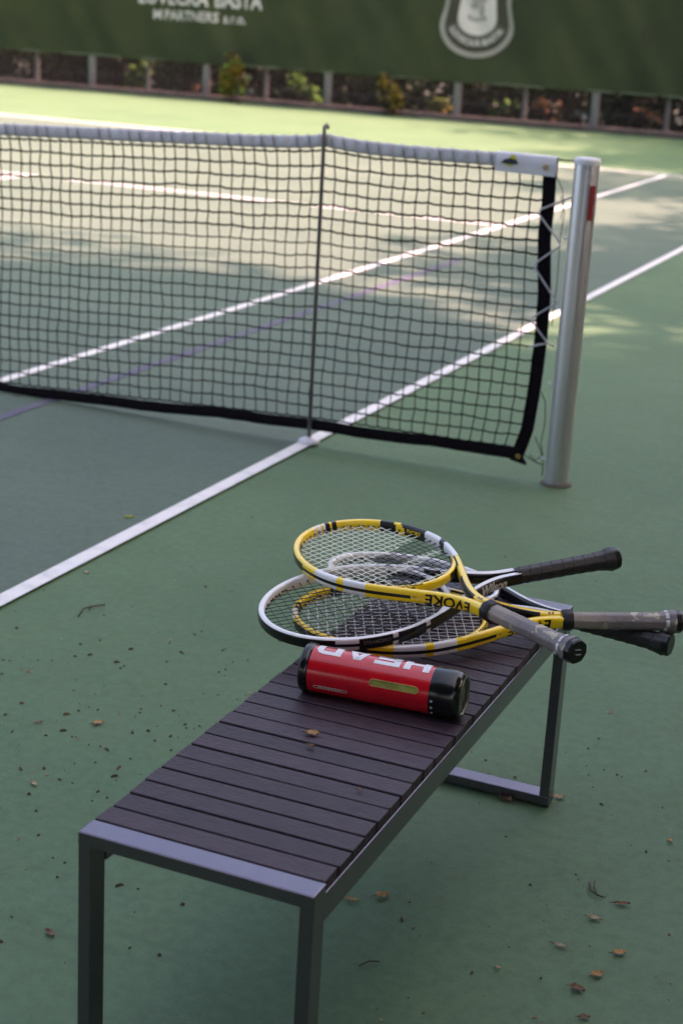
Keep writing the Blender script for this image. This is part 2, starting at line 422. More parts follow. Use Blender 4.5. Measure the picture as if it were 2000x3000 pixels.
# ------------------------------------------------------------------ bench
BX, BY, BL, BW, BH = .2634, -3.3387, 1.1716, .3387, .4077
bench = empty('bench', (BX, BY, 0)); tag(bench, 'low anthracite steel bench with dark brown cross slats', 'bench')
TD = .0373; TT = .020
for y0 in (0, BL - TD):
    y1 = y0 + TD
    box('top_bar', 0, BW, y0, y1, BH - TT, BH, M_TUBE, bench, .0018)
    box('leg', .0004, TT - .0004, y0 + .0004, y1 - .0004, .010, BH - .010, M_TUBE, bench, .0015)
    box('leg', BW - TT + .0004, BW - .0004, y0 + .0004, y1 - .0004, .010, BH - .010, M_TUBE, bench, .0015)
    box('foot_bar', 0, BW, y0, y1, .004, .004 + TT, M_TUBE, bench, .0018)
    for x in (.012, BW - .02): box('foot_pad', x, x + .014, y0 + .008, y1 - .008, .0, .0045, M_NET, bench)
for x in (0.0015, BW - TT - .0015):
    box('side_rail', x, x + TT, TD + .0005, BL - TD - .0005, BH - .056, BH - .0155, M_TUBE, bench, .0015)
def slat_mat(k):
    m = mat('slat_wood_%d' % k, (.028, .016, .025), .5, (.048, .031, .042), scale=22, stretch=(1, 2.2, 2), bump=.8, bscale=70, spec=.32, lo=.3, hi=.75)
    n = m.node_tree.nodes; l = m.node_tree.links; bs = n['Principled BSDF']; old = bs.inputs['Base Color'].links[0].from_socket
    oi = n.new('ShaderNodeObjectInfo'); mr = n.new('ShaderNodeMapRange'); mr.inputs[3].default_value = .78; mr.inputs[4].default_value = 1.22; l.new(oi.outputs['Random'], mr.inputs[0])
    vm = n.new('ShaderNodeVectorMath'); vm.operation = 'SCALE'; l.new(old, vm.inputs[0]); l.new(mr.outputs[0], vm.inputs['Scale']); l.new(vm.outputs[0], bs.inputs['Base Color'])
    return m
SM = [slat_mat(0)]
NSL = 25; PITCH = (BL - 2 * TD) / NSL
sl_me = None
for k in range(NSL):
    yc = TD + PITCH * (k + .5)
    if k == 0:
        o = from_bm('slat', box_bm(.0015, BW - .0035, -PITCH / 2 + .0021, PITCH / 2 - .0021, -.0145, 0, .0012), SM[0], bench)
        sl_me = o.data
    else:
        o = link('slat', sl_me, bench)
    o.location = (random.uniform(-.0012, .0012), yc, BH + random.uniform(-.0009, .0006)); o.rotation_euler = (random.uniform(-.008, .008), 0, 0)

# ------------------------------------------------------------------ rackets
LEN, RA, RB = .685, .166, .125
HC = LEN - .006 - RA; T1 = 2.05
def half_path(n1=56, n2=36):
    out = [(HC + RA * math.cos(T1 * i / n1), RB * math.sin(T1 * i / n1)) for i in range(n1 + 1)]
    p0 = Vector(out[-1]); d0 = Vector((-RA * math.sin(T1), RB * math.cos(T1))).normalized()
    p3 = Vector((.235, .0095)); d3 = Vector((-1, -.12)); L = (p3 - p0).length
    p1 = p0 + d0 * L * .42; p2 = p3 - d3 * L * .30
    for i in range(1, n2 + 1):
        f = i / n2; q = p0 * (1 - f) ** 3 + p1 * (3 * (1 - f) ** 2 * f) + p2 * (3 * (1 - f) * f * f) + p3 * f ** 3; out.append((q.x, q.y))
    out += [(.222, .0088), (.20, .0085)]
    return out
HP = half_path()
PATH = [Vector((u, -v)) for u, v in reversed(HP[1:])] + [Vector(q) for q in HP]
SS = [0]
for a, b in zip(PATH, PATH[1:]): SS.append(SS[-1] + (b - a).length)
mid = SS[len(HP) - 1]; SS = [s - mid for s in SS]        # signed arclength, 0 at the tip, + on the v>0 side
def at(s):
    """point and outward normal at signed arclength"""
    s = max(SS[0] + 1e-6, min(SS[-1] - 1e-6, s))
    for i in range(len(SS) - 1):
        if SS[i] <= s <= SS[i + 1]:
            f = (s - SS[i]) / (SS[i + 1] - SS[i]); q = PATH[i].lerp(PATH[i + 1], f)
            t = (PATH[min(i + 2, len(PATH) - 1)] - PATH[max(i - 1, 0)]).normalized(); return q, Vector((t.y, -t.x))
def hs(s):                       # section: half in-plane width, half beam height
    a = abs(s)
    hw = .0062 + (.0022 * max(0, min(1, (a - .38) / .15)))
    hh = .0108 + .0014 * math.exp(-((a - .33) / .14) ** 2)
    return hw, hh
def sect(phi, hw, hh, e=.62):
    c, s = math.cos(phi), math.sin(phi)
    return hw * math.copysign(abs(c) ** e, c), hh * math.copysign(abs(s) ** e, s)
NPH = 28
def resample():
    out = []; s = SS[0]
    n = 236
    for i in range(n + 1): out.append(SS[0] + (SS[-1] - SS[0]) * i / n)
    return out
SR = resample()
def frame_mesh(name, paint, mats, parent):
    V = []; F = []; FM = []
    for s in SR:
        q, nn = at(s); hw, hh = hs(s)
        for k in range(NPH):
            ph = 2 * math.pi * (k + .5) / NPH; a, b = sect(ph, hw, hh)
            if abs(b) < hh * .22 and a > 0 and abs(s) < .43: a -= .0012      # grommet groove outside
            V.append((q.x + nn.x * a, q.y + nn.y * a, b))
    for i in range(len(SR) - 1):
        sm = (SR[i] + SR[i + 1]) / 2
        for k in range(NPH):
            k2 = (k + 1) % NPH; F.append((i * NPH + k, i * NPH + k2, (i + 1) * NPH + k2, (i + 1) * NPH + k))
            ph = 2 * math.pi * (k + 1) / NPH
            FM.append(paint(sm, ph % (2 * math.pi)))
    return mesh(name, V, F, mats, parent, True, FM)
def bridge_mesh(name, paint, mats, parent):
    V = []; F = []; FM = []; n = 44; a0 = 2.02; al = []
    for i in range(n + 1):
        t = a0 + (2 * math.pi - 2 * a0) * i / n; al.append(t)
        q = Vector((HC + RA * math.cos(t), RB * math.sin(t))); nn = Vector((math.cos(t) / RA, math.sin(t) / RB)).normalized()
        for k in range(16):
            ph = 2 * math.pi * (k + .5) / 16; a, b = sect(ph, .0052, .0088); V.append((q.x + nn.x * a, q.y + nn.y * a, b))
    for i in range(n):
        for k in range(16):
            k2 = (k + 1) % 16; F.append((i * 16 + k, i * 16 + k2, (i + 1) * 16 + k2, (i + 1) * 16 + k)); FM.append(paint((al[i] + al[i + 1]) / 2, 2 * math.pi * (k + 1) / 16))
    return mesh(name, V, F, mats, parent, True, FM)
def string_ends_v(u):   # half chord across at u
    x = (u - HC) / (RA - .005); return (RB - .005) * math.sqrt(max(0, 1 - x * x))
def string_ends_u(v):
    x = v / (RB - .005); return (RA - .005) * math.sqrt(max(0, 1 - x * x))
def strings(parent, m, r=.00076):
    nm = 16; nc = 19
    mains = [(-.0935 + .187 * (i + .5) / nm) for i in range(nm)]; mains = [v * 1.04 for v in mains]
    cross = [HC - .142 + .284 * i / (nc - 1) for i in range(nc)]
    for i, v in enumerate(mains):
        e = string_ends_u(v); pts = [Vector((HC - e, v, 0))]
        for j, u in enumerate(cross):
            if abs(u - HC) < e - .004: pts.append(Vector((u, v + random.uniform(-.0003, .0003), .0007 * (1 if (i + j) % 2 else -1))))
        pts.append(Vector((HC + e, v, 0))); tube('main_string', pts, r, m, parent, 5)
    for j, u in enumerate(cross):
        e = string_ends_v(u); pts = [Vector((u, -e, 0))]
        for i, v in enumerate(mains):
            if abs(v) < e - .004: pts.append(Vector((u + random.uniform(-.0004, .0004), v, .0007 * (-1 if (i + j) % 2 else 1))))
        pts.append(Vector((u, e, 0))); tube('cross_string', pts, r, m, parent, 5)
    V = []; F = []         # grommets: little dark barrels on the inside of the hoop
    def gro(q, d):
        b = len(V); d = d.normalized(); sd = Vector((-d.y, d.x, 0))
        for k in range(6):
            an = math.pi * k / 3; o = sd * (.0019 * math.cos(an)) + Vector((0, 0, .0019 * math.sin(an)))
            V.append(q - d * .004 + o); V.append(q + d * .0042 + o * .8)
        for k in range(6):
            k2 = (k + 1) % 6; F.append((b + 2 * k, b + 2 * k2, b + 2 * k2 + 1, b + 2 * k + 1))
        F.append(tuple(b + 2 * k + 1 for k in range(6)))
    for v in mains:
        e = string_ends_u(v); gro(Vector((HC + e, v, 0)), Vector((-1, 0, 0))); gro(Vector((HC - e, v, 0)), Vector((1, 0, 0)))
    for u in cross:
        e = string_ends_v(u); gro(Vector((u, e, 0)), Vector((0, -1, 0))); gro(Vector((u, -e, 0)), Vector((0, 1, 0)))
    g = mesh('grommets', V, F, M_GROM, parent, False); g['kind'] = 'stuff'
M_GROM = mat('grommet_plastic', (.012, .012, .014), .4)
def octr(phi, rw, rh):
    """octagonal-ish radius"""
    a = (phi + math.pi / 8) % (math.pi / 4) - math.pi / 8
    k = 1 / math.cos(a); k = 1 + (k - 1) * .85
    return rw * math.cos(phi) * k, rh * math.sin(phi) * k
def grip(parent, m, m_cap, u0=.012, u1=.196, turns=8.5, step=.0008, r0=.0158):
    V = []; F = []; nr = 150; na = 40; rh0 = r0 * .93
    for i in range(nr + 1):
        u = u0 + (u1 - u0) * i / nr
        fl = .0042 * math.exp(-((u - u0) / .016) ** 2) + .0014 * math.exp(-((u - u0) / .05) ** 2); tap = -.0009 * (u - u0) / (u1 - u0)
        for k in range(na):
            ph = 2 * math.pi * k / na
            h = ((u - u0) / (u1 - u0) * turns + ph / (2 * math.pi)) % 1.0
            d = step * (h - .5) - (.0004 if h > .95 or h < .02 else 0) + .0003 * nval(u * 9, ph, 7, 2)
            x, y = octr(ph, r0 + fl + tap + d, rh0 + fl + tap + d); V.append((u, x, y))
    for i in range(nr):
        for k in range(na):
            k2 = (k + 1) % na; F.append((i * na + k, (i + 1) * na + k, (i + 1) * na + k2, i * na + k2))
    F.append(tuple(k for k in range(na)))
    g = mesh('grip', V, F, m, parent, False)
    V = []; F = []
    for u, sc in ((.0125, 1.0), (.003, 1.0), (.0, .92)):
        for k in range(na):
            x, y = octr(2 * math.pi * k / na, (r0 + .0046) * sc, (rh0 + .0046) * sc); V.append((u, x, y))
    for i in range(2):
        for k in range(na):
            k2 = (k + 1) % na; F.append((i * na + k, i * na + k2, (i + 1) * na + k2, (i + 1) * na + k))
    F.append(tuple(2 * na + k for k in range(na)))
    c = mesh('butt_cap', V, F, m_cap, parent, False)
    return g, c
def collar(parent, m, u0=.193, u1=.213, r=.0186):
    V = []; F = []; na = 32
    for u, sc in ((u0, .95), (u0 + .002, 1.02), ((u0 + u1) / 2, 1.03), (u1 - .003, 1.0), (u1, .9)):
        for k in range(na):
            x, y = octr(2 * math.pi * k / na, r * sc, r * .9 * sc); V.append((u, x, y))
    for i in range(4):
        for k in range(na):
            k2 = (k + 1) % na; F.append((i * na + k, (i + 1) * na + k, (i + 1) * na + k2, i * na + k2))
    return mesh('collar', V, F, m, parent, True)
def side_text(name, body, parent, m, s0, size, flip, outer=True, up=0, bold=.0, sgn=1, shear=0, sx=1.0):
    """lettering on the flank of the frame, centred at signed arclength s0;
       flip False: reads towards the handle with letter tops up; True: upside down"""
    bm = text_geo(body, size, bold, cut=.006, shear=shear, sx=sx)
    def fn(x, y):
        yy = (y - size * .35)
        s = s0 + (x if not flip else -x) * sgn * (1 if outer else -1) * (1 if True else 1)
        q, nn = at(s); hw, hh = hs(s); a = hw + .0004
        b = up + (yy if not flip else -yy)
        k = min(1, abs(b) / hh); a = hw * (1 - k ** 3.2) ** .31 + .0005 if k < 1 else hw * .3
        if not outer: a = -a
        return Vector((q.x + nn.x * a, q.y + nn.y * a, b))
    return map_text(name, bm, fn, m, parent)
def place(o, r):
    x, y, z, h, pi, ro = r
    U = Vector((math.cos(h) * math.cos(pi), math.sin(h) * math.cos(pi), math.sin(pi)))
    Vv = Vector((0, 0, 1)).cross(U).normalized(); N = U.cross(Vv)
    V2 = Vv * math.cos(ro) + N * math.sin(ro); N2 = U.cross(V2)
    m = Matrix.Identity(4)
    for i in range(3): m[i][0] = U[i]; m[i][1] = V2[i]; m[i][2] = N2[i]; m[i][3] = (x, y, z)[i]
    o.matrix_world = m

Y_ = mat('yellow_lacquer', (.92, .62, .003), .28, coat=.7)
W_ = mat('white_lacquer', (.72, .71, .74), .28, coat=.7)
K_ = mat('black_lacquer', (.007, .006, .008), .3, coat=.15, spec=.35)
KM = mat('black_matt', (.012, .010, .013), .5, (.02, .018, .02), scale=120, spec=.3)
def stencil_mat():
    m = mat('stencilled_string', (.86, .87, .76), .35); n = m.node_tree.nodes; l = m.node_tree.links
    tc = n.new('ShaderNodeTexCoord'); sp = n.new('ShaderNodeSeparateXYZ'); l.new(tc.outputs['Object'], sp.inputs[0])
    def mt(op, a, b=None):
        x = n.new('ShaderNodeMath'); x.operation = op
        for i, v in enumerate((a, b)):
            if v is None: continue
            if isinstance(v, (int, float)): x.inputs[i].default_value = v
            else: l.new(v, x.inputs[i])
        return x.outputs[0]
    u = mt('ADD', sp.outputs[0], mt('MULTIPLY', sp.outputs[1], .12))
    def band(lo, hi, v): return mt('MULTIPLY', mt('MULTIPLY', mt('GREATER_THAN', u, lo), mt('LESS_THAN', u, hi)), mt('LESS_THAN', sp.outputs[1], v))
    f = mt('ADD', band(.452, .506, .018), band(.375, .428, .05))
    mx = n.new('ShaderNodeMixRGB'); mx.inputs[1].default_value = (.86, .87, .76, 1); mx.inputs[2].default_value = (.012, .012, .014, 1)
    l.new(f, mx.inputs[0]); l.new(mx.outputs[0], n['Principled BSDF'].inputs['Base Color']); return m
M_STR1 = stencil_mat()
M_STRW = mat('white_string', (.82, .81, .82), .35)
M_STRK = mat('black_string', (.014, .014, .016), .35)
def worn_grip():
    m = mat('worn_grey_grip', (.15, .125, .130), .55, (.22, .19, .18), scale=26, lo=.4, hi=.7, stretch=(1, 1, 1), bump=.4, bscale=300)
    n = m.node_tree.nodes; l = m.node_tree.links; bs = n['Principled BSDF']
    tc = n.new('ShaderNodeTexCoord'); nz = n.new('ShaderNodeTexNoise'); nz.inputs['Scale'].default_value = 38; nz.inputs['Detail'].default_value = 5
    l.new(tc.outputs['Object'], nz.inputs['Vector'])
    cr = n.new('ShaderNodeValToRGB'); cr.color_ramp.elements[0].position = .60; cr.color_ramp.elements[1].position = .63
    l.new(nz.outputs['Fac'], cr.inputs[0])
    mx = n.new('ShaderNodeMixRGB'); old = bs.inputs['Base Color'].links[0].from_socket
    mx.inputs[2].default_value = (.40, .36, .28, 1); l.new(cr.outputs[0], mx.inputs[0]); l.new(old, mx.inputs[1])
    # bare adhesive tape towards the throat
    sp = n.new('ShaderNodeSeparateXYZ'); l.new(tc.outputs['Object'], sp.inputs[0])
    mr = n.new('ShaderNodeMapRange'); mr.inputs[1].default_value = .125; mr.inputs[2].default_value = .16; l.new(sp.outputs[0], mr.inputs[0])
    m2 = n.new('ShaderNodeMixRGB'); m2.inputs[2].default_value = (.26, .22, .19, 1); l.new(mr.outputs[0], m2.inputs[0]); l.new(mx.outputs[0], m2.inputs[1])
    l.new(m2.outputs[0], bs.inputs['Base Color']); return m
M_GRIPW = worn_grip()
M_GRIPK = mat('black_grip', (.008, .007, .009), .5, (.018, .016, .018), scale=40, bump=.5, bscale=250)
M_SEAM = mat('grip_text_band', (.55, .54, .57), .5)

def in_(ph, a, b): return a <= ph <= b
PI = math.pi
def outer_mid(ph): return ph < .2 or ph > 2 * PI - .2
def paint_yellow(s, ph):
    """0 yellow 1 white 2 black"""
    top = .35 < ph < PI - .2; inner = PI * .62 < ph < PI * 1.38
    if (.03 < s < .185 or -.17 < s < -.06) and (ph < .62 or ph > 2 * PI - .62): return 2
    if -.2 < s < .42 and outer_mid(ph): return 2
    if -.42 < s < 0 and outer_mid(ph): return 2
    if .225 < s < .278 or .297 < s < .340: return 1
    if .278 <= s <= .297: return 0
    if -.010 < s < .024: return 0 if (int((s + .010) / .0058) % 2 and not .35 < ph < 1.3) else 1
    if -.034 < s < -.012 and ph > 1.35 and ph < 4.6: return 2 if not -.026 < s < -.020 else 0
    if -.225 < s < -.122:
        sl = s + .006 * (ph - 1.5)
        return 0 if -.163 < sl < -.147 else 2
    if -.352 < s < -.225: return 2 if -.290 < s + .004 * (ph - 1.5) < -.272 else 1
    if -.395 < s <= -.340 and inner: return 2
    if (-.52 < s < -.44 or .445 < s < .50) and inner: return 2
    return 0
def bridge_yellow(t, ph):
    if (2.25 < t < 2.85 or 3.45 < t < 4.0) and (ph < .7 or ph > 2 * PI - .7): return 2
    return 0
def build_evoke(name):
    e = empty(name)
    fr = frame_mesh('frame', paint_yellow, [Y_, W_, K_], e)
    br = bridge_mesh('bridge', bridge_yellow, [Y_, W_, K_], e)
    strings(e, M_STR1)
    side_text('lettering', 'EVOKE', fr, K_, .492, .0255, True, True, -.0008, .0006, shear=.12, sx=1.15)
    side_text('lettering', '105', fr, K_, .428, .006, True, True, .001, 0)
    side_text('lettering', 'EVOKE', fr, Y_, -.198, .0105, False, False, .002, .0002, sx=1.1)
    side_text('lettering', 'EVOKE', fr, K_, -.492, .0255, True, True, -.0008, .0006, shear=.12, sx=1.15)
    # bridge lettering on its throat side, reading upside down
    bm = text_geo('BABOLAT', .0125, .0004, cut=.005, sx=.95)
    def fb(x, y):
        t = 2.78 - x / .150; q = Vector((HC + RA * math.cos(t), RB * math.sin(t))); nn = Vector((math.cos(t) / RA, math.sin(t) / RB)).normalized()
        b = .0052 - (y - .0045) * .55; a = .0030 - (b - .0052) * .35
        q2 = q + nn * (a + .0008); return Vector((q2.x, q2.y, b + .0024))
    map_text('lettering', bm, fb, K_, br)
    collar(e, KM)
    g, c = grip(e, M_GRIPW, K_, step=.0006)
    # printed band at the butt end and the two slashes on the cap
    V = []; F = []; na = 40
    for u in (.0245, .0305):
        for k in range(na):
            fl = .0042 * math.exp(-((u - .012) / .016) ** 2) + .0014 * math.exp(-((u - .012) / .05) ** 2)
            x, y = octr(2 * PI * k / na, .0158 + fl + .0009, .0147 + fl + .0009); V.append((u + .004 * (k / na), x, y))
    for k in range(na):
        if k % 5 == 4: continue
        k2 = (k + 1) % na
        if k2: F.append((k, na + k, na + k2, k2))
    mesh('printed_band', V, F, M_SEAM, g)
    for dy in (-.0042, .0042):
        mesh('cap_mark', [(-.0006, -.0075, dy - .0028), (-.0006, .0045, dy + .0004), (-.0006, .0075, dy + .0032), (-.0006, -.0045, dy + .0002)], [(0, 1, 2, 3)], M_SEAM, c)
    for k in range(2):    # two ticks on the shaft
        mesh('shaft_mark', [(.226 + .006 * k, -.005, .0127), (.230 + .006 * k, -.005, .0127), (.230 + .006 * k, .001, .0128), (.226 + .006 * k, .001, .0128)], [(0, 1, 2, 3)], K_, fr)
    return e
def copy_tree(o, parent=None):
    c = o.copy(); COL.objects.link(c)
    if parent is not None: c.parent = parent
    for ch in list(o.children): copy_tree(ch, c)
    return c
r1 = build_evoke('tennis_racket')
for o in r1.children:
    pass
r3 = copy_tree(r1)
for ch in r3.children:
    if 'string' in ch.name:
        ch.data = ch.data.copy(); ch.data.materials[0] = M_STRW
place(r1, (.73257, -2.64661, .51229, 2.62738, .00081, -.12975))
tag(r1, 'yellow and white racket on top of the pile, worn grey grip towards camera', 'tennis racket', 'rackets piled on the bench')
place(r3, (.81996, -2.26426, .4525, 3.59487, -.0215, -.10214))
tag(r3, 'yellow racket lower in the pile, grey grip pointing right past the bench', 'tennis racket', 'rackets piled on the bench')

def paint_w(s, ph):
    """0 white 1 black 2 carbon grey"""
    lower_out = ph < .75 or ph > PI * 1.55
    outer = ph < 1.05 or ph > PI * 1.6
    if s > .43: return 1 if (ph < 1.15 or ph > PI * 1.3) else (0 if ph < PI * .72 else 1)
    if s < -.40: return 0 if 1.1 < ph < PI * .66 else 1
    if abs(s) < .152: return 1 if lower_out else 0
    if .152 <= s < .190: return 1 if outer_mid(ph) else 0
    if .190 <= s < .247 or .258 <= s < .315 or .322 <= s <= .43: return 1 if outer else 0
    if outer_mid(ph): return 1
    return 0
def bridge_w(t, ph): return 0 if .3 < ph < PI - .3 else 1
def build_wilson(name):
    e = empty(name)
    fr = frame_mesh('frame', paint_w, [W_, K_, KM], e); br = bridge_mesh('bridge', bridge_w, [W_, K_, KM], e)
    strings(e, M_STRK)
    side_text('lettering', 'Wilson', fr, M_SEAM, .505, .0235, False, True, .0005, .0008, sgn=1, shear=.25, sx=.95)
    side_text('lettering', 'STEAMZERO', fr, M_PRINT3, .219, .0085, False, True, .003, .0001, sx=1.0)
    for k, (a, b) in enumerate(((-.505, .05),)):
        side_text('lettering', '27.0 in  68.5 cm' if k == 0 else 'L3', fr, M_PRINT3, a, .0045, False, False, .002 if k == 0 else -.002, 0)
    side_text('lettering', 'Wilson', fr, M_PRINT3, -.26, .010, False, False, .003, .0001)
    grip(e, M_GRIPK, K_, u1=.206, turns=9, step=.0010, r0=.0168)
    return e
r2 = build_wilson('tennis_racket')
place(r2, (.67362, -2.16957, .5163, 3.91066, -.1009, -.11973))
tag(r2, 'white and black racket in the pile, black grip raised at the far side', 'tennis racket', 'rackets piled on the bench')
def paint_4(s, ph):
    inner = PI * .60 < ph < PI * 1.4
    if abs(s) > .40: return 1 if (inner and abs(s) > .425) or outer_mid(ph) else (0 if .7 < ph < PI * .62 else 1)
    if abs(s) < .16 and (ph < .75 or ph > PI * 1.5): return 1
    if outer_mid(ph): return 1
    return 0
def build_white(name):
    e = empty(name)
    frame_mesh('frame', paint_4, [W_, K_, KM], e); bridge_mesh('bridge', bridge_w, [W_, K_, KM], e)
    strings(e, M_STRK)
    grip(e, M_GRIPK, K_, u1=.206, turns=9, step=.0012, r0=.0160)
    return e
r4 = build_white('tennis_racket')
place(r4, (.81448, -2.3032, .4205, 3.01773, .0045, .05))
tag(r4, 'white and black racket at the very bottom of the pile, black grip underneath', 'tennis racket', 'rackets piled on the bench')

# ------------------------------------------------------------------ ball can
can = empty('tennis_ball_can'); tag(can, 'red cylindrical tennis ball can with black ends lying on bench', 'ball can')
CA = Vector((.327, -2.772, BH + .0378)); CB = Vector((.590, -2.751, BH + .0378)); CL = (CB - CA).length; CR = .0372
cax = (CB - CA).normalized(); mcan = Matrix.Identity(4)
cyv = Vector((0, 0, 1)).cross(cax).normalized(); czv = cax.cross(cyv)
for i in range(3): mcan[i][0] = cax[i]; mcan[i][1] = cyv[i]; mcan[i][2] = czv[i]; mcan[i][3] = CA[i]
can.matrix_world = mcan
def cyl(x, phi, r): return Vector((x, -r * math.cos(phi), r * math.sin(phi)))     # phi 0 faces the camera side, +90 up
M_CANR = mat('red_label', (.54, .005, .016), .2, (.46, .004, .013), scale=30, coat=.6, coat_rough=.12)
M_CANK = mat('black_plastic', (.006, .006, .007), .2, coat=.2, spec=.4)
M_CANW = mat('white_print', (.70, .70, .74), .3)
M_LITTINT = mat('lit_tint_plastic', (.50, .47, .36), .12, trans=.85, spec=.5); M_LITTINT.node_tree.nodes['Principled BSDF'].inputs['IOR'].default_value = 1.05
_n = M_LITTINT.node_tree.nodes; _l = M_LITTINT.node_tree.links; _b = _n['Principled BSDF']
_b.inputs['Transmission Weight'].default_value = 0; _b.inputs['Base Color'].default_value = (.50, .50, .16, 1)  # yellow-green in the plastic stands in for light reaching the balls
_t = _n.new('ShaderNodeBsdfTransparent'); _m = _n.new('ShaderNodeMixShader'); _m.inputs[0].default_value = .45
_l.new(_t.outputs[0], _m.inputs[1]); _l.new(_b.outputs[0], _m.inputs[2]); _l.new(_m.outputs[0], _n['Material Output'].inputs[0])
M_LIDT = mat('lid_end', (.05, .05, .04), .2, (.015, .016, .012), scale=45)
L0, L1 = .014, .214
WX0, WX1, WP, WH = .118, .196, R_(16), .0052
def inpill(x, s):
    xx = max(WX0 + WH, min(WX1 - WH, x)); return (x - xx) ** 2 + s ** 2 < WH * WH
nx = 170; na = 176; V = []; F = []
for i in range(nx + 1):
    for k in range(na): V.append(cyl(L0 + (L1 - L0) * i / nx, 2 * PI * k / na, CR))
for i in range(nx):
    xm = L0 + (L1 - L0) * (i + .5) / nx
    for k in range(na):
        ph = 2 * PI * (k + .5) / na; d = (ph - WP + PI) % (2 * PI) - PI
        if inpill(xm, d * CR): continue
        k2 = (k + 1) % na; F.append((i * na + k, (i + 1) * na + k, (i + 1) * na + k2, i * na + k2))
label = mesh('label', V, F, M_CANR, can, True)
pts = []
for i in range(41):
    a = 2 * PI * i / 40; x = (WX1 - WH if math.cos(a) > 0 else WX0 + WH) + WH * 1.03 * math.cos(a); pts.append(cyl(x, WP + WH * 1.03 * math.sin(a) / CR, CR + .0001))
tube('window_rim', pts, .0006, mat('window_rim', (.50, .33, .10), .4), label, 5)
lathe('clear_body', [(.006, CR - .0015), (L1 + .004, CR - .0015)], (0, 0, 0), (1, 0, 0), M_LITTINT, can, 48)
lathe('base_rim', [(.004, .0002), (.003, CR - .006), (.0, CR - .003), (.0, CR + .0008), (.002, CR + .0022), (.012, CR + .0022), (.0145, CR + .0006)], (0, 0, 0), (1, 0, 0), M_CANK, can, 64)
lathe('lid', [(L1 - .001, CR + .0006), (L1 + .003, CR + .0016), (L1 + .034, CR + .0014), (L1 + .0405, CR - .0002), (L1 + .0455, CR - .0035), (L1 + .0475, CR - .0065), (L1 + .046, CR - .0085)], (0, 0, 0), (1, 0, 0), M_CANK, can, 64)
lathe('lid_end', [(L1 + .0462, CR - .008), (L1 + .0435, CR - .0105), (L1 + .0435, .014), (L1 + .0455, .010), (L1 + .0455, .0002)], (0, 0, 0), (1, 0, 0), M_LIDT, can, 48)
lathe('lid_rim', [(L1 + .0455, CR - .0092), (L1 + .0482, CR - .0080), (L1 + .0486, CR - .0068), (L1 + .0470, CR - .0058)], (0, 0, 0), (1, 0, 0), mat('lid_rim', (.10, .11, .075), .25, coat=.5), can, 48)
# HEAD logo: block letters, upside down seen from the camera, wrapped round the label
HW = {'H': [(0, 0, .26, 1), (.74, 0, 1, 1), (.26, .40, .74, .62)],
      'E': [(0, 0, 1, .24), (0, .40, .9, .62), (0, .76, 1, 1), (0, .24, .26, .76)]}
def letter_bm(rects=None, polys=None, w=1, h=1, x0=0, cut=.003):
    bm = bmesh.new()
    for (a, b, c, d) in (rects or []):
        vs = [bm.verts.new((x0 + q[0] * w, q[1] * h, 0)) for q in ((a, b), (c, b), (c, d), (a, d))]; bm.faces.new(vs)
    for pl in (polys or []): bm.faces.new([bm.verts.new((x0 + q[0] * w, q[1] * h, 0)) for q in pl])
    for ax in (0, 1):
        lo = min(v.co[ax] for v in bm.verts); hi = max(v.co[ax] for v in bm.verts); k = math.floor(lo / cut) + 1
        while k * cut < hi:
            p = Vector((0, 0, 0)); p[ax] = k * cut; nn = Vector((0, 0, 0)); nn[ax] = 1
            bmesh.ops.bisect_plane(bm, geom=bm.verts[:] + bm.edges[:] + bm.faces[:], plane_co=p, plane_no=nn); k += 1
    return bm
A_P = [[(0, 0), (.26, 0), (.60, 1), (.36, 1)], [(.74, 0), (1, 0), (.64, 1), (.40, 1)], [(.22, .18), (.78, .18), (.70, .40), (.30, .40)]]
D_R = [(0, 0, .26, 1), (.26, 0, .72, .23), (.26, .77, .72, 1)]
D_P = [[(.72, 0), (.9, .08), (1, .28), (.74, .28), (.72, .23)], [(.74, .28), (1, .28), (1, .72), (.74, .72)], [(.74, .72), (1, .72), (.9, .92), (.72, 1), (.72, .77)]]
lw, gap, lh = .0415, .0065, .034
x_ = .206                      # H starts at the lid end, text runs towards the base
for nm, rc, pl in (('H', HW['H'], None), ('E', HW['E'], None), ('A', None, A_P), ('D', D_R, D_P)):
    bm = letter_bm(rc, pl, lw, lh)
    map_text('lettering', bm, lambda x, y: cyl(x_ - x - .0, R_(65) + (lh - y) / CR, CR + .0005), M_CANW, label)
    x_ -= lw + gap
# small printed pill and text low on the label
pts = []
for i in range(41):
    a = 2 * PI * i / 40; hw_ = .0025; x = (.082 - hw_ if math.cos(a) > 0 else .026 + hw_) + hw_ * math.cos(a); pts.append(cyl(x, R_(-24) + hw_ * math.sin(a) / CR, CR + .0003))
tube('printed_pill', pts, .0004, M_PRINT, label, 4)
bm = text_geo('Long lasting feel', .0062, .00015, cut=.004)
map_text('lettering', bm, lambda x, y: cyl(.054 - x, R_(-24) - (y - .0021) / CR, CR + .0004), M_PRINT, label)
for k in range(3):
    V = [cyl(L1 + .005 + .0022 * math.cos(a), R_(-2 - 17 * k) + .0022 * math.sin(a) / CR, CR + .0024) for a in [2 * PI * j / 10 for j in range(10)]]
    mesh('printed_mark', V, [tuple(range(10))], M_PRINT, can)
M_FELT = mat('yellow_green_felt', (.42, .58, .02), .9, (.34, .48, .02), scale=60, bump=.6, bscale=300)
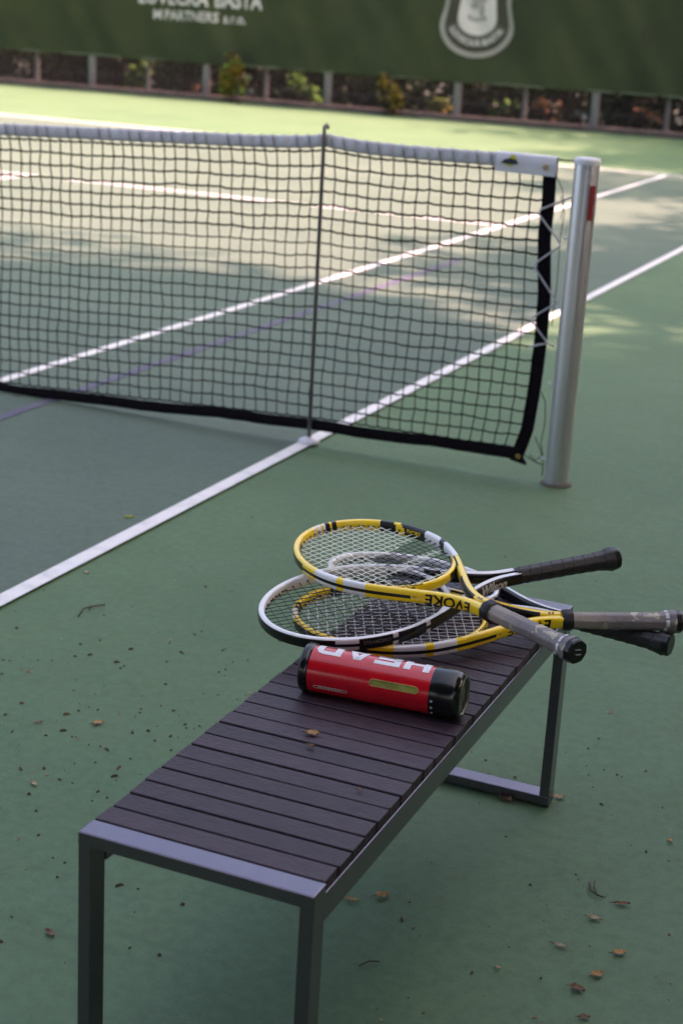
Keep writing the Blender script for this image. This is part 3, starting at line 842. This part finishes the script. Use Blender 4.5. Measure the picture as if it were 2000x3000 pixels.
for k in range(3):
    bm = bmesh.new(); bmesh.ops.create_uvsphere(bm, u_segments=28, v_segments=16, radius=.0327)
    o = from_bm('tennis_ball', bm, M_FELT, None, True); o.location = CA + cax * (.046 + k * .0665); o.location.z -= .0025
    pts = []
    for i in range(61):
        t = 2 * PI * i / 60; v = Vector((math.cos(t) * .0327, math.sin(t) * .0327 * .7, math.sin(2 * t) * .018)); pts.append(v.normalized() * .0327)
    tube('seam', pts, .0009, M_CANW, o, 4)
    tag(o, ['yellow green tennis ball inside can at its black base end', 'yellow green tennis ball glimpsed through the slot of the red can', 'yellow green tennis ball inside can just behind the black lid'][k], 'tennis ball', 'balls inside the can')

# ------------------------------------------------------------------ fallen leaves and litter
M_LEAFO = leafmat('dry_orange_leaf', (.50, .31, .13), (.32, .17, .07), 60)
M_LEAFB = leafmat('dry_brown_leaf', (.22, .13, .075), (.11, .065, .04), 60)
M_LEAFG = leafmat('yellow_green_leaf', (.38, .42, .06), (.28, .36, .06), 60)
M_LEAFP = leafmat('pale_leaf', (.46, .36, .24), (.30, .22, .14), 60)
M_TWIG = mat('twig', (.05, .035, .025), .8)
def leaf_mesh(name, L, W, curl, m, seed):
    rnd = random.Random(seed); V = []; F = []; n = 7
    for i in range(n):
        f = i / (n - 1); wv = W * math.sin(math.pi * (f ** .8) * .96 + .06) * rnd.uniform(.75, 1.15)
        x = (f - .5) * L
        for s in (-1, -.5, 0, .5, 1):
            z = .0015 + curl * (abs(s) ** 1.5) * W * rnd.uniform(.5, 1.4) + curl * .7 * abs(f - .5) ** 1.6 * L * rnd.uniform(.7, 1.2) - (.0008 if s == 0 else 0)
            V.append((x + rnd.uniform(-.03, .03) * L, s * wv / 2, max(z, .0008)))
    for i in range(n - 1):
        for k in range(4): F.append((i * 5 + k, i * 5 + k + 1, (i + 1) * 5 + k + 1, (i + 1) * 5 + k))
    o = mesh(name, V, F, m, None, True)
    tube('stalk', [(-L * .5, 0, .002), (-L * .65, L * .04, .003), (-L * .8, L * .03, .0015)], [.0007, .0006, .0004], M_TWIG, o, 4)
    return o
LEAVES = [(-0.9945, -1.079, 0, 0.04, 0.026, 'g', 0.81, 'yellow green leaf beside the white sideline'),
    (-0.8493, -1.5408, 0, 0.022, 0.015, 'p', 0.12, 'pale crumpled leaf near lower edge of the white sideline'),
    (-0.3378, -2.3112, 0, 0.034, 0.022, 'o', 0.86, 'curled orange brown leaf on court left of the bench middle'),
    (-0.3001, -2.6028, 0, 0.03, 0.014, 'p', -0.57, 'pale curled leaf on court nearest the left edge'),
    (0.4104, -2.9243, 0.4077, 0.032, 0.02, 'o', 0.27, 'dry orange leaf lying on the bench slats'),
    (0.425, -2.9625, 0.4077, 0.022, 0.012, 'b', -0.1, 'small brown leaf scrap on bench beside the orange leaf'),
    (0.5423, -3.0527, 0.4077, 0.012, 0.008, 'b', 0.58, 'tiny brown leaf scrap near right edge of bench slats'),
    (0.5196, -2.211, 0, 0.042, 0.03, 'b', -0.42, 'reddish brown leaf under the far foot bar of the bench'),
    (0.6109, -2.1513, 0, 0.032, 0.02, 'p', 0.69, 'pale curled leaf beside the far bench leg'),
    (0.3998, -2.694, 0, 0.036, 0.016, 'o', 0.17, 'orange leaf right behind the near right bench leg'),
    (0.4411, -2.6564, 0, 0.036, 0.024, 'o', 0.74, 'crumpled orange leaf right of the bench, nearest the bench pair'),
    (0.7869, -2.5501, 0, 0.034, 0.018, 'p', 0.06, 'pale curled leaf below the dark bark piece'),
    (0.7584, -2.6592, 0, 0.036, 0.013, 'p', -0.01, 'small pale pinkish curled leaf stub on court at lower right'),
    (0.8505, -2.6342, 0, 0.034, 0.024, 'o', 0.56, 'orange leaf on court, lower right, nearest the right edge'),
    (0.8344, -2.7117, 0, 0.032, 0.022, 'o', 0.87, 'upright curled orange leaf at lower right'),
    (0.8167, -2.7653, 0, 0.034, 0.024, 'b', -0.11, 'faded brown leaf at lower right below the orange ones'),
    (0.844, -2.2159, 0, 0.018, 0.014, 'o', 0.85, 'small orange leaf at the right edge of court'),
    (0.6873, -2.7692, 0, 0.016, 0.012, 'p', 0.79, 'small pale leaf on court right of the bench bottom'),
    (0.0133, -3.0227, 0, 0.034, 0.018, 'b', -0.42, 'brown leaf on court left of the near bench leg'),
    (-2.1026, -0.033, 0, 0.04, 0.022, 'b', 0.27, 'brown leaf at net bottom tape, left'),
    (0.8461, -2.833, 0, 0.026, 0.016, 'b', 0.43, 'brown leaf at the bottom edge right of bench'),
    (-0.4444, -2.3694, 0, 0.022, 0.012, 'b', 0.81, 'dark brown leaf scrap left of bench'),
    (0.8169, -2.4809, 0, 0.04, 0.014, 'b', 0.37, 'dark bark piece on court at right'),
    (-11.1554, 17.1379, 0, 0.06, 0.04, 'p', -0.49, 'pale leaf lying near the far fence kerb'),
    (-0.8513, 0.4774, 0, 0.03, 0.02, 'o', 0.1, 'small orange leaf behind the net by the sideline')]  #LITTER
for i, (x, y, z, L, W, kind, rz, lab) in enumerate(LEAVES):
    o = leaf_mesh('fallen_leaf', L * .70, W * .75, .20, {'o': M_LEAFO, 'b': M_LEAFB, 'g': M_LEAFG, 'p': M_LEAFP}[kind], i)
    o.location = (x, y, z + .0015); o.rotation_euler = (0, 0, rz); tag(o, lab, 'leaf', 'leaves fallen on the court')
TWIGS = [([(-0.6975, -1.8209), (-0.7116, -1.7756), (-0.6966, -1.7445), (-0.6853, -1.7181)], 0.0018, 'thin dark twig on court left of the rackets'), ([(-0.6995, -1.7682), (-0.7139, -1.7358)], 0.0014, 'short twig stub beside the thin dark twig'), ([(0.7481, -2.4392), (0.7583, -2.4699), (0.7709, -2.4783), (0.7827, -2.4769)], 0.0016, 'curved dark twig on court at the right side'), ([(0.7547, -2.429), (0.7618, -2.4603), (0.7719, -2.4752)], 0.0012, 'fine twig lying against the curved dark twig'), ([(0.4884, -2.8707), (0.4992, -2.8542), (0.5126, -2.8438)], 0.0012, 'faint thin twig on court near the bottom')]  #TWIGS
for i, (pts, r, lab) in enumerate(TWIGS):
    o = tube('fallen_twig', [(p[0], p[1], .002 + r + (.003 if 0 < k < len(pts) - 1 else 0)) for k, p in enumerate(pts)], r, M_TWIG, None, 5); tag(o, lab, 'twig', 'twigs fallen on the court')
# crumbs of bark and seed scattered too fine to count
V = []; F = []; FM = []
rnd = random.Random(3)
def crumb(x, y, s, mi, z=.001):
    b = len(V); rz = rnd.uniform(0, PI); l = s * rnd.uniform(.8, 2.4); c, sn = math.cos(rz), math.sin(rz)
    for dx, dy, dz in ((-l, -s, 0), (l, -s * .6, 0), (l * .8, s, 0), (-l, s * .7, 0), (-l * .4, -s * .2, s * 1.2), (l * .5, 0, s * .9)):
        V.append((x + dx * c - dy * sn, y + dx * sn + dy * c, z + dz))
    for f in ((0, 1, 5, 4), (1, 2, 5), (2, 3, 4, 5), (3, 0, 4)): F.append(tuple(b + k for k in f)); FM.append(mi)
for k in range(420):
    x = rnd.gauss(-.25, .35) if k % 3 else rnd.uniform(-1.2, 1.3); y = rnd.gauss(-2.25, .35) if k % 3 else rnd.uniform(-3.6, -.8)
    crumb(x, y, rnd.choice((.0011, .0014, .0018, .0024, .0034)), rnd.choice((0, 0, 0, 0, 1, 2)))
for k in range(170):
    crumb(rnd.uniform(.5, 1.3), rnd.uniform(-3.6, -1.6), rnd.choice((.0009, .0012, .0016, .0024)), rnd.choice((0, 0, 0, 1, 2)))
cr = mesh('court_debris', V, F, [M_TWIG, M_LEAFB, M_LEAFP], None, False, FM); cr['kind'] = 'stuff'
tag(cr, 'scattered dark crumbs of bark and seed on the green court', 'debris')

# ------------------------------------------------------------------ fence, banner and plants behind
FY = 17.9
fence = empty('wire_fence', (0, FY, 0)); tag(fence, 'long wire mesh fence with grey steel posts behind the court', 'fence')
for k in range(-9, 5):
    x = -8.83 + 2.075 * k
    if x > 3: break
    bm = bmesh.new(); bmesh.ops.create_cone(bm, cap_ends=True, segments=14, radius1=.058, radius2=.058, depth=3.1)
    for v in bm.verts: v.co += Vector((x, .02, 1.55))
    from_bm('post', bm, M_STEEL, fence, True)
    bm = box_bm(x + 1.0375 - .03, x + 1.0375 + .03, 0, .03, 0, 3.0); from_bm('slim_post', bm, M_SLIM, fence)
V = []; F = []
def strip(x0, x1, z0, z1, y, t=.004):
    b = len(V)
    for yy in (y, y + t): V.extend([(x0, yy, z0), (x1, yy, z0), (x1, yy, z1), (x0, yy, z1)])
    F.extend([(b, b + 1, b + 2, b + 3), (b + 5, b + 4, b + 7, b + 6), (b, b + 3, b + 7, b + 4), (b + 1, b + 5, b + 6, b + 2)])
x = -27
while x < 3.5: strip(x, x + .006, .05, 1.2, .05); x += .05
for z in (.06, .25, .45, .65, .9, 1.15): strip(-27, 3.5, z, z + .007, .044)
wm = mesh('wire_mesh', V, F, M_WIRE, fence); wm['kind'] = 'stuff'
tube('bottom_rail', [(-27, .03, .56), (3.5, .03, .56)], .016, M_STEEL, fence, 8)
kb = box('kerb', -27, 3.8, FY - .10, FY + .12, -.02, .075, M_KERB, None, .01); struct(kb)
# banner cloth
ban = empty('windscreen_banner', (0, FY - .06, 0)); tag(ban, 'dark green cloth windscreen with grey print along the fence', 'banner')
BZ0, BZ1 = .555, 2.9
def bany(x, z):
    return -.03 + .018 * nval(x, z, .9, 1) + .05 * math.sin(x * 3.03 + .8) * (.4 + .6 * (z - BZ0)) * .5 + .05 * nval(x * 2.2 + z * 1.3, z * .4, 1.4, 3)
V = []; F = []; nx_, nz_ = 260, 18
for i in range(nx_ + 1):
    x = -26 + 29.3 * i / nx_
    for k in range(nz_ + 1):
        z = BZ0 + (BZ1 - BZ0) * k / nz_ + (.012 * math.sin(x * 3.03) if k == 0 else 0); V.append((x, bany(x, z), z))
for i in range(nx_):
    for k in range(nz_): F.append((i * (nz_ + 1) + k, (i + 1) * (nz_ + 1) + k, (i + 1) * (nz_ + 1) + k + 1, i * (nz_ + 1) + k + 1))
cl = mesh('cloth', V, F, M_BANNER, ban, True)
tube('hem', [(-26 + 29.3 * i / 80, -.02, BZ0 + .006) for i in range(81)], .014, mat('hem', (.075, .10, .06), .7), ban, 6)
def onb(x, z, d=.008): return Vector((x, bany(x, z) - d, z))
tilt = 0
def fitted(body, size, bold, wid, cx, z0):
    bm = text_geo(body, size, bold, cut=.09); w0 = max(v.co.x for v in bm.verts) - min(v.co.x for v in bm.verts); c0 = (max(v.co.x for v in bm.verts) + min(v.co.x for v in bm.verts)) / 2
    map_text('lettering', bm, lambda x, y: onb(cx + (x - c0) * wid / w0, z0 + y), M_PRINT, ban)
fitted('LOVECKA', .33, .010, 1.25, -11.455, 1.40)
fitted('BASTA', .33, .010, .80, -10.34, 1.40)
mesh('lettering', [onb(-11.01 + a, b) for a, b in ((.06, 1.665), (.09, 1.665), (.13, 1.70), (.09, 1.70))], [(0, 1, 2, 3)], M_PRINT, ban)
mesh('lettering', [onb(-11.01 + a, b) for a, b in ((.60, 1.70), (.655, 1.665), (.71, 1.70), (.68, 1.70), (.655, 1.685), (.63, 1.70))], [(0, 1, 4, 5), (1, 2, 3, 4)], M_PRINT, ban)
fitted('M', .205, .004, .15, -11.725, 1.17)
fitted('PARTNERS', .205, .004, .93, -11.13, 1.17)
fitted('s.r.o.', .205, .004, .38, -10.40, 1.17)
# emblem: outlined shield, inner shield with a figure, curved motto
EX = -6.50; EZ = .90
def shield(hw, top, bot, n=16, waist=.0):
    """outline from upper left down round to upper right"""
    L = []
    for i in range(9):
        f = i / 8; z = top + (bot + hw * .80 - top) * f; L.append((-hw * (1 - waist * math.sin(PI * min(1, f * 1.05))), z))
    arc = [(-hw * math.cos(a), bot + hw * .80 - hw * .80 * math.sin(a)) for a in [PI * i / n for i in range(1, n)]]
    return L + arc + [(-a, b) for a, b in reversed(L)]
def band_poly(name, outl, inl, m, d):
    V = [onb(EX + a, EZ + b, d) for a, b in outl] + [onb(EX + a, EZ + b, d) for a, b in inl]; n = len(outl)
    return mesh(name, V, [(i, i + 1, n + i + 1, n + i) for i in range(n - 1)], m, ban)
EM_O = shield(.55, 1.25, 0, waist=.13); EM_I = shield(.475, 1.25, .075, waist=.13)
band_poly('emblem_outline', EM_O, EM_I, M_PRINT3, .012)
def fill(name, pts, m, d):
    half = pts[:len(pts) // 2 + 1]; zs = [b for a, b in half]; V = []; F = []; nr, nc = 24, 14
    zlo, zhi = min(zs), max(zs)
    def hwid(z):
        for (a0, b0), (a1, b1) in zip(half, half[1:]):
            if (b0 - z) * (b1 - z) <= 0 and b0 != b1: return abs(a0 + (a1 - a0) * (z - b0) / (b1 - b0))
        return 0
    for r in range(nr + 1):
        z = zlo + (zhi - zlo) * (r / nr) ** 1.6; hwd = hwid(z)
        for c in range(nc + 1): V.append(onb(EX - hwd + 2 * hwd * c / nc, EZ + z, d))
    for r in range(nr):
        for c in range(nc): F.append((r * (nc + 1) + c, r * (nc + 1) + c + 1, (r + 1) * (nc + 1) + c + 1, (r + 1) * (nc + 1) + c))
    return mesh(name, V, F, m, ban)
fill('emblem_field', EM_I, M_PRINT2, .010)
IN = shield(.285, 1.25, .31, waist=.10); fill('emblem_inner_shield', IN, M_PRINT, .014)
for a, b, w_, h_ in ((.02, .80, .12, .05), (-.02, .88, .05, .05), (.10, .86, .04, .05), (-.05, .72, .07, .05), (.06, .66, .04, .10), (-.02, .53, .12, .03), (-.12, .57, .04, .03), (.10, .55, .04, .04)):
    mesh('emblem_figure', [onb(EX + a + w_ * math.cos(t), EZ + b + h_ * math.sin(t), .017) for t in [2 * PI * j / 10 for j in range(10)]], [tuple(range(10))], M_PRINT4, ban)
def motto(x, y):
    a = -PI / 2 + x / .42; r = .455 - y * 1.0; return onb(EX + r * math.cos(a), EZ + .60 + r * math.sin(a) * .95, .017)
arcs = [(-PI / 2 + R_(-66 + 132 * i / 20)) for i in range(21)]
V = []
for a in arcs:
    for r in (.470, .325): V.append(onb(EX + r * math.cos(a), EZ + .60 + r * math.sin(a) * .95, .0135))
mesh('emblem_ribbon', V, [(2 * i, 2 * i + 2, 2 * i + 3, 2 * i + 1) for i in range(20)], M_PRINT5, ban)
bm = text_geo('LOVECK\u00c1 BASTA', .115, .003, cut=.05)
map_text('lettering', bm, motto, M_PRINT, ban)

# plants behind the fence
def leaves(n, sampler, size, rnd, V, F, FM, nm=1):
    for _ in range(n):
        c, out = sampler(rnd); s = size * rnd.uniform(.6, 1.3)
        a = Vector((rnd.gauss(0, 1), rnd.gauss(0, 1), rnd.gauss(0, .7))).normalized(); b = a.cross(Vector((rnd.gauss(0, 1), rnd.gauss(0, 1), rnd.gauss(0, 1)))).normalized()
        k = len(V)
        V.extend([c - a * s, c + b * s * .45, c + a * s, c - b * s * .45]); F.append((k, k + 1, k + 2, k + 3)); FM.append(rnd.randrange(nm))
LM_D = leafmat('dark_leaf', (.012, .024, .009), (.022, .038, .012), 2)
LM_G2 = leafmat('mid_leaf', (.028, .060, .014), (.020, .045, .012), 2)
LM_G = leafmat('fresh_leaf', (.085, .17, .018), (.06, .13, .015), 2)
LM_Y = leafmat('yellow_leaf', (.20, .14, .016), (.11, .105, .016), 3)
LM_O = leafmat('orange_leaf', (.13, .055, .016), (.085, .045, .018), 3)
LM_B = leafmat('brown_leaf', (.024, .016, .012), (.016, .013, .012), 2)
LM_T0 = leafmat('hedge_leaf', (.030, .060, .012), (.045, .080, .016), .6)
def shrub(loc, rx, ry, h, n, mats, label, seed, size=.06, group='shrubs behind the fence', low=.25, nb=7):
    rnd = random.Random(seed); e = empty('shrub', loc)
    V = []; F = []; FM = []
    blobs = [(Vector((rnd.uniform(-.6, .6) * rx, rnd.uniform(-.5, .5) * ry, h * rnd.uniform(low, .85))), rnd.uniform(.35, .6)) for _ in range(nb)]
    def sm(r):
        c, s = r.choice(blobs); d = Vector((r.gauss(0, 1), r.gauss(0, 1), r.gauss(0, 1))).normalized() * (r.random() ** .4)
        q = c + Vector((d.x * rx * s, d.y * ry * s, d.z * h * s * .6)); q.z = max(.02, q.z); return q, d
    leaves(n, sm, size, rnd, V, F, FM, len(mats)); mesh('foliage', V, F, mats, e, False, FM)
    V, F = [], []
    for k in range(5):
        b = blobs[k][0]; tube_geo([(rnd.uniform(-.1, .1), rnd.uniform(-.05, .05), 0), (b.x * .5, b.y * .5, b.z * .5), b], [.014, .010, .005], 5, V, F)
    mesh('stems', V, F, M_BARK, e, True)
    tag(e, label, 'shrub', group); return e
k = 0
x = -17.5
while x < 1.2:
    k += 1
    shrub((x + random.uniform(-.2, .2), FY + random.uniform(.75, 1.0), 0), .75, .45, random.uniform(1.0, 1.5), 1100, [LM_D, LM_D, LM_G2] if k % 3 else [LM_D, LM_D, LM_D, LM_B], 'dark leafy shrub right behind the wire fence, %s from the left' % ORD[k - 1], 100 + k, .075, low=.08, nb=10)
    x += .95
for (x, dy, rx, h, mats, lab, n) in (
        (-12.3, .35, .30, .50, [LM_G, LM_G, LM_D], 'small bright green shrub seen through the fence, farthest left', 420),
        (-10.25, -.28, .34, .78, [LM_Y, LM_O, LM_Y, LM_G], 'tall yellow and orange shrub growing up over the banner hem', 620),
        (-9.35, .32, .26, .46, [LM_G, LM_G, LM_D], 'bright green shrub behind fence, between the two yellow shrubs', 380),
        (-7.72, -.20, .22, .56, [LM_Y, LM_O, LM_D, LM_Y], 'slim yellow and orange shrub left of the shield emblem', 330),
        (-7.15, .32, .22, .30, [LM_Y, LM_G, LM_D], 'low yellow green shrub under the shield emblem', 240),
        (-6.15, .34, .30, .36, [LM_G, LM_D, LM_D], 'low green shrub just right of the shield emblem', 260),
        (-5.45, .30, .26, .38, [LM_O, LM_B, LM_D], 'low rust orange shrub beside a slim fence post', 240),
        (-11.15, .36, .22, .34, [LM_O, LM_B, LM_B], 'small rust brown shrub left of the tall yellow shrub', 200),
        (-4.0, .36, .25, .34, [LM_D, LM_B, LM_O], 'low brownish shrub at the right end of the fence', 220)):
    shrub((x, FY + dy, 0), rx, .14, h, n, mats, lab, int(x * 100), .05, 'coloured shrubs at the fence')

for k, x in enumerate((-19.0, -17.2, -15.4, -13.6, -11.8, -10.0, -8.2, -6.4, -4.6, -2.8, -1.0)):
    shrub((x, FY + 2.0, 0), 1.35, .6, 2.9, 5200, [LM_D, LM_D, LM_D], 'tall dark hedge bush in the back row behind the fence, %s from the left' % ORD[k], 600 + k, .10, 'hedge bushes behind the fence', .04, 16)
for k, y in enumerate((-8.5, -6.6, -4.7, -2.8, -.9, 1.0, 2.9, 4.8, 6.7, 8.6, 10.5, 12.4)):  # unseen hedge, added to block bright light from the right
    sh = shrub((4.7, y, 0), .7, 1.35, 3.3, 3600, [LM_D, LM_D, LM_T0], 'tall unseen hedge bush added along the right side of the court, %s from the camera end' % ORD[k], 700 + k, .12, 'added hedge bushes right of the court', .04, 16)
# ------------------------------------------------------------------ shade trees around the court (beyond the frame)
LM_T = leafmat('tree_leaf', (.030, .060, .012), (.045, .080, .016), .6)
def tree(loc, h, rx, ry, rz, n, label, seed, size=.15, lean=0):
    rnd = random.Random(seed); e = empty('broadleaf_tree', loc); V, F = [], []
    tops = []
    tube_geo([(0, 0, -.1), (.05, .03, h * .25), (-.05, .06, h * .5), (.05 + lean * .6, 0, h * .8)], [.26, .21, .16, .06], 10, V, F)
    for k in range(11):
        a = rnd.uniform(0, 2 * PI); f = rnd.uniform(.25, .8); q = Vector((lean + rx * f * math.cos(a), ry * f * math.sin(a), h + rz * rnd.uniform(-.6, .6)))
        z0 = h * rnd.uniform(.35, .7)
        tube_geo([(0, 0, z0), (q.x * .4, q.y * .4, z0 + (q.z - z0) * .55), q], [.09, .06, .02], 6, V, F); tops.append(q)
    mesh('trunk', V, F, M_BARK, e, True)
    bl = []
    for k in range(72):
        d = Vector((rnd.gauss(0, 1), rnd.gauss(0, 1), rnd.gauss(0, 1))).normalized() * rnd.uniform(.35, .86); bl.append((Vector((lean + d.x * rx, d.y * ry, h + d.z * rz)), rnd.uniform(.20, .34)))
    V, F, FM = [], [], []
    def sm(r):
        c, s = r.choice(bl); d = Vector((r.gauss(0, 1), r.gauss(0, 1), r.gauss(0, 1))).normalized() * (r.random() ** .45); return c + Vector((d.x * rx * s, d.y * ry * s, d.z * rz * s)), d
    leaves(n, sm, size, rnd, V, F, FM); mesh('crown', V, F, LM_T, e, False, FM)
    tag(e, label, 'tree', 'shade trees around the court'); return e
TREES = [((6.6, -1.2, 0), 9.0, 5.2, 5.6, 3.0, 26000, 'broad shade tree right of the bench'),
         ((8.6, -7.2, 0), 8.0, 5.0, 5.0, 2.8, 13000, 'broad shade tree behind the bench and to the right'),
         ((7.4, 2.3, 0), 13.0, 5.2, 4.0, 3.6, 32000, 'tallest shade tree, right of the net post'),
         ((7.9, 12.3, 0), 8.0, 3.9, 4.0, 2.6, 12000, 'loose shade tree right of the far baseline'),
         ((8.2, 17.8, 0), 10.0, 5.0, 4.6, 3.0, 12000, 'shade tree past the right end of the fence'),
         ((8.9, 6.9, 0), 9.0, 3.3, 3.2, 2.4, 15000, 'slim shade tree right of the service line'),
         ((10.8, -.4, 0), 12.0, 4.6, 5.0, 3.0, 22000, 'tall shade tree set back to the right of the bench'),  # added out of view to plug sun gaps over the bench
         ((13.6, 2.4, 0), 15.0, 4.6, 3.4, 3.0, 18000, 'tallest tree farther back right of the net'),  # extra unseen crown, added to close lit streaks near the net
         ((-6.0, -11.0, 0), 5.0, 4.6, 3.6, 4.2, 15000, 'low leafy tree behind the camera, to the left'),  # these low unseen trees are added to darken the camera side
         ((-.6, -8.8, 0), 5.0, 5.2, 3.2, 4.0, 24000, 'low leafy tree directly behind the camera'),
         ((6.2, -5.6, 0), 5.6, 4.0, 4.0, 3.6, 24000, 'low leafy tree behind the camera, to the right')]
for k, (x, y, h) in enumerate(((-25, 22.5, 6.0), (-19.5, 23.4, 6.6), (-14, 22.8, 5.8), (-8.6, 23.6, 6.8), (-3.2, 23.0, 6.0), (-21, 12, 5.6), (-22, 4, 6.2))):  # unseen trees added to cut low light from the front and left
    TREES.append(((x, y, 0), h, 3.4, 2.6, 4.4, 6500, 'background tree %s' % ('behind the fence, %s from the left' % ORD[k] if k < 5 else 'on the far left side of the court, %s one' % ('farther' if k == 5 else 'nearer'))))
for i, t in enumerate(TREES): tree(*t, 300 + i, .15 if i < 11 else .24)
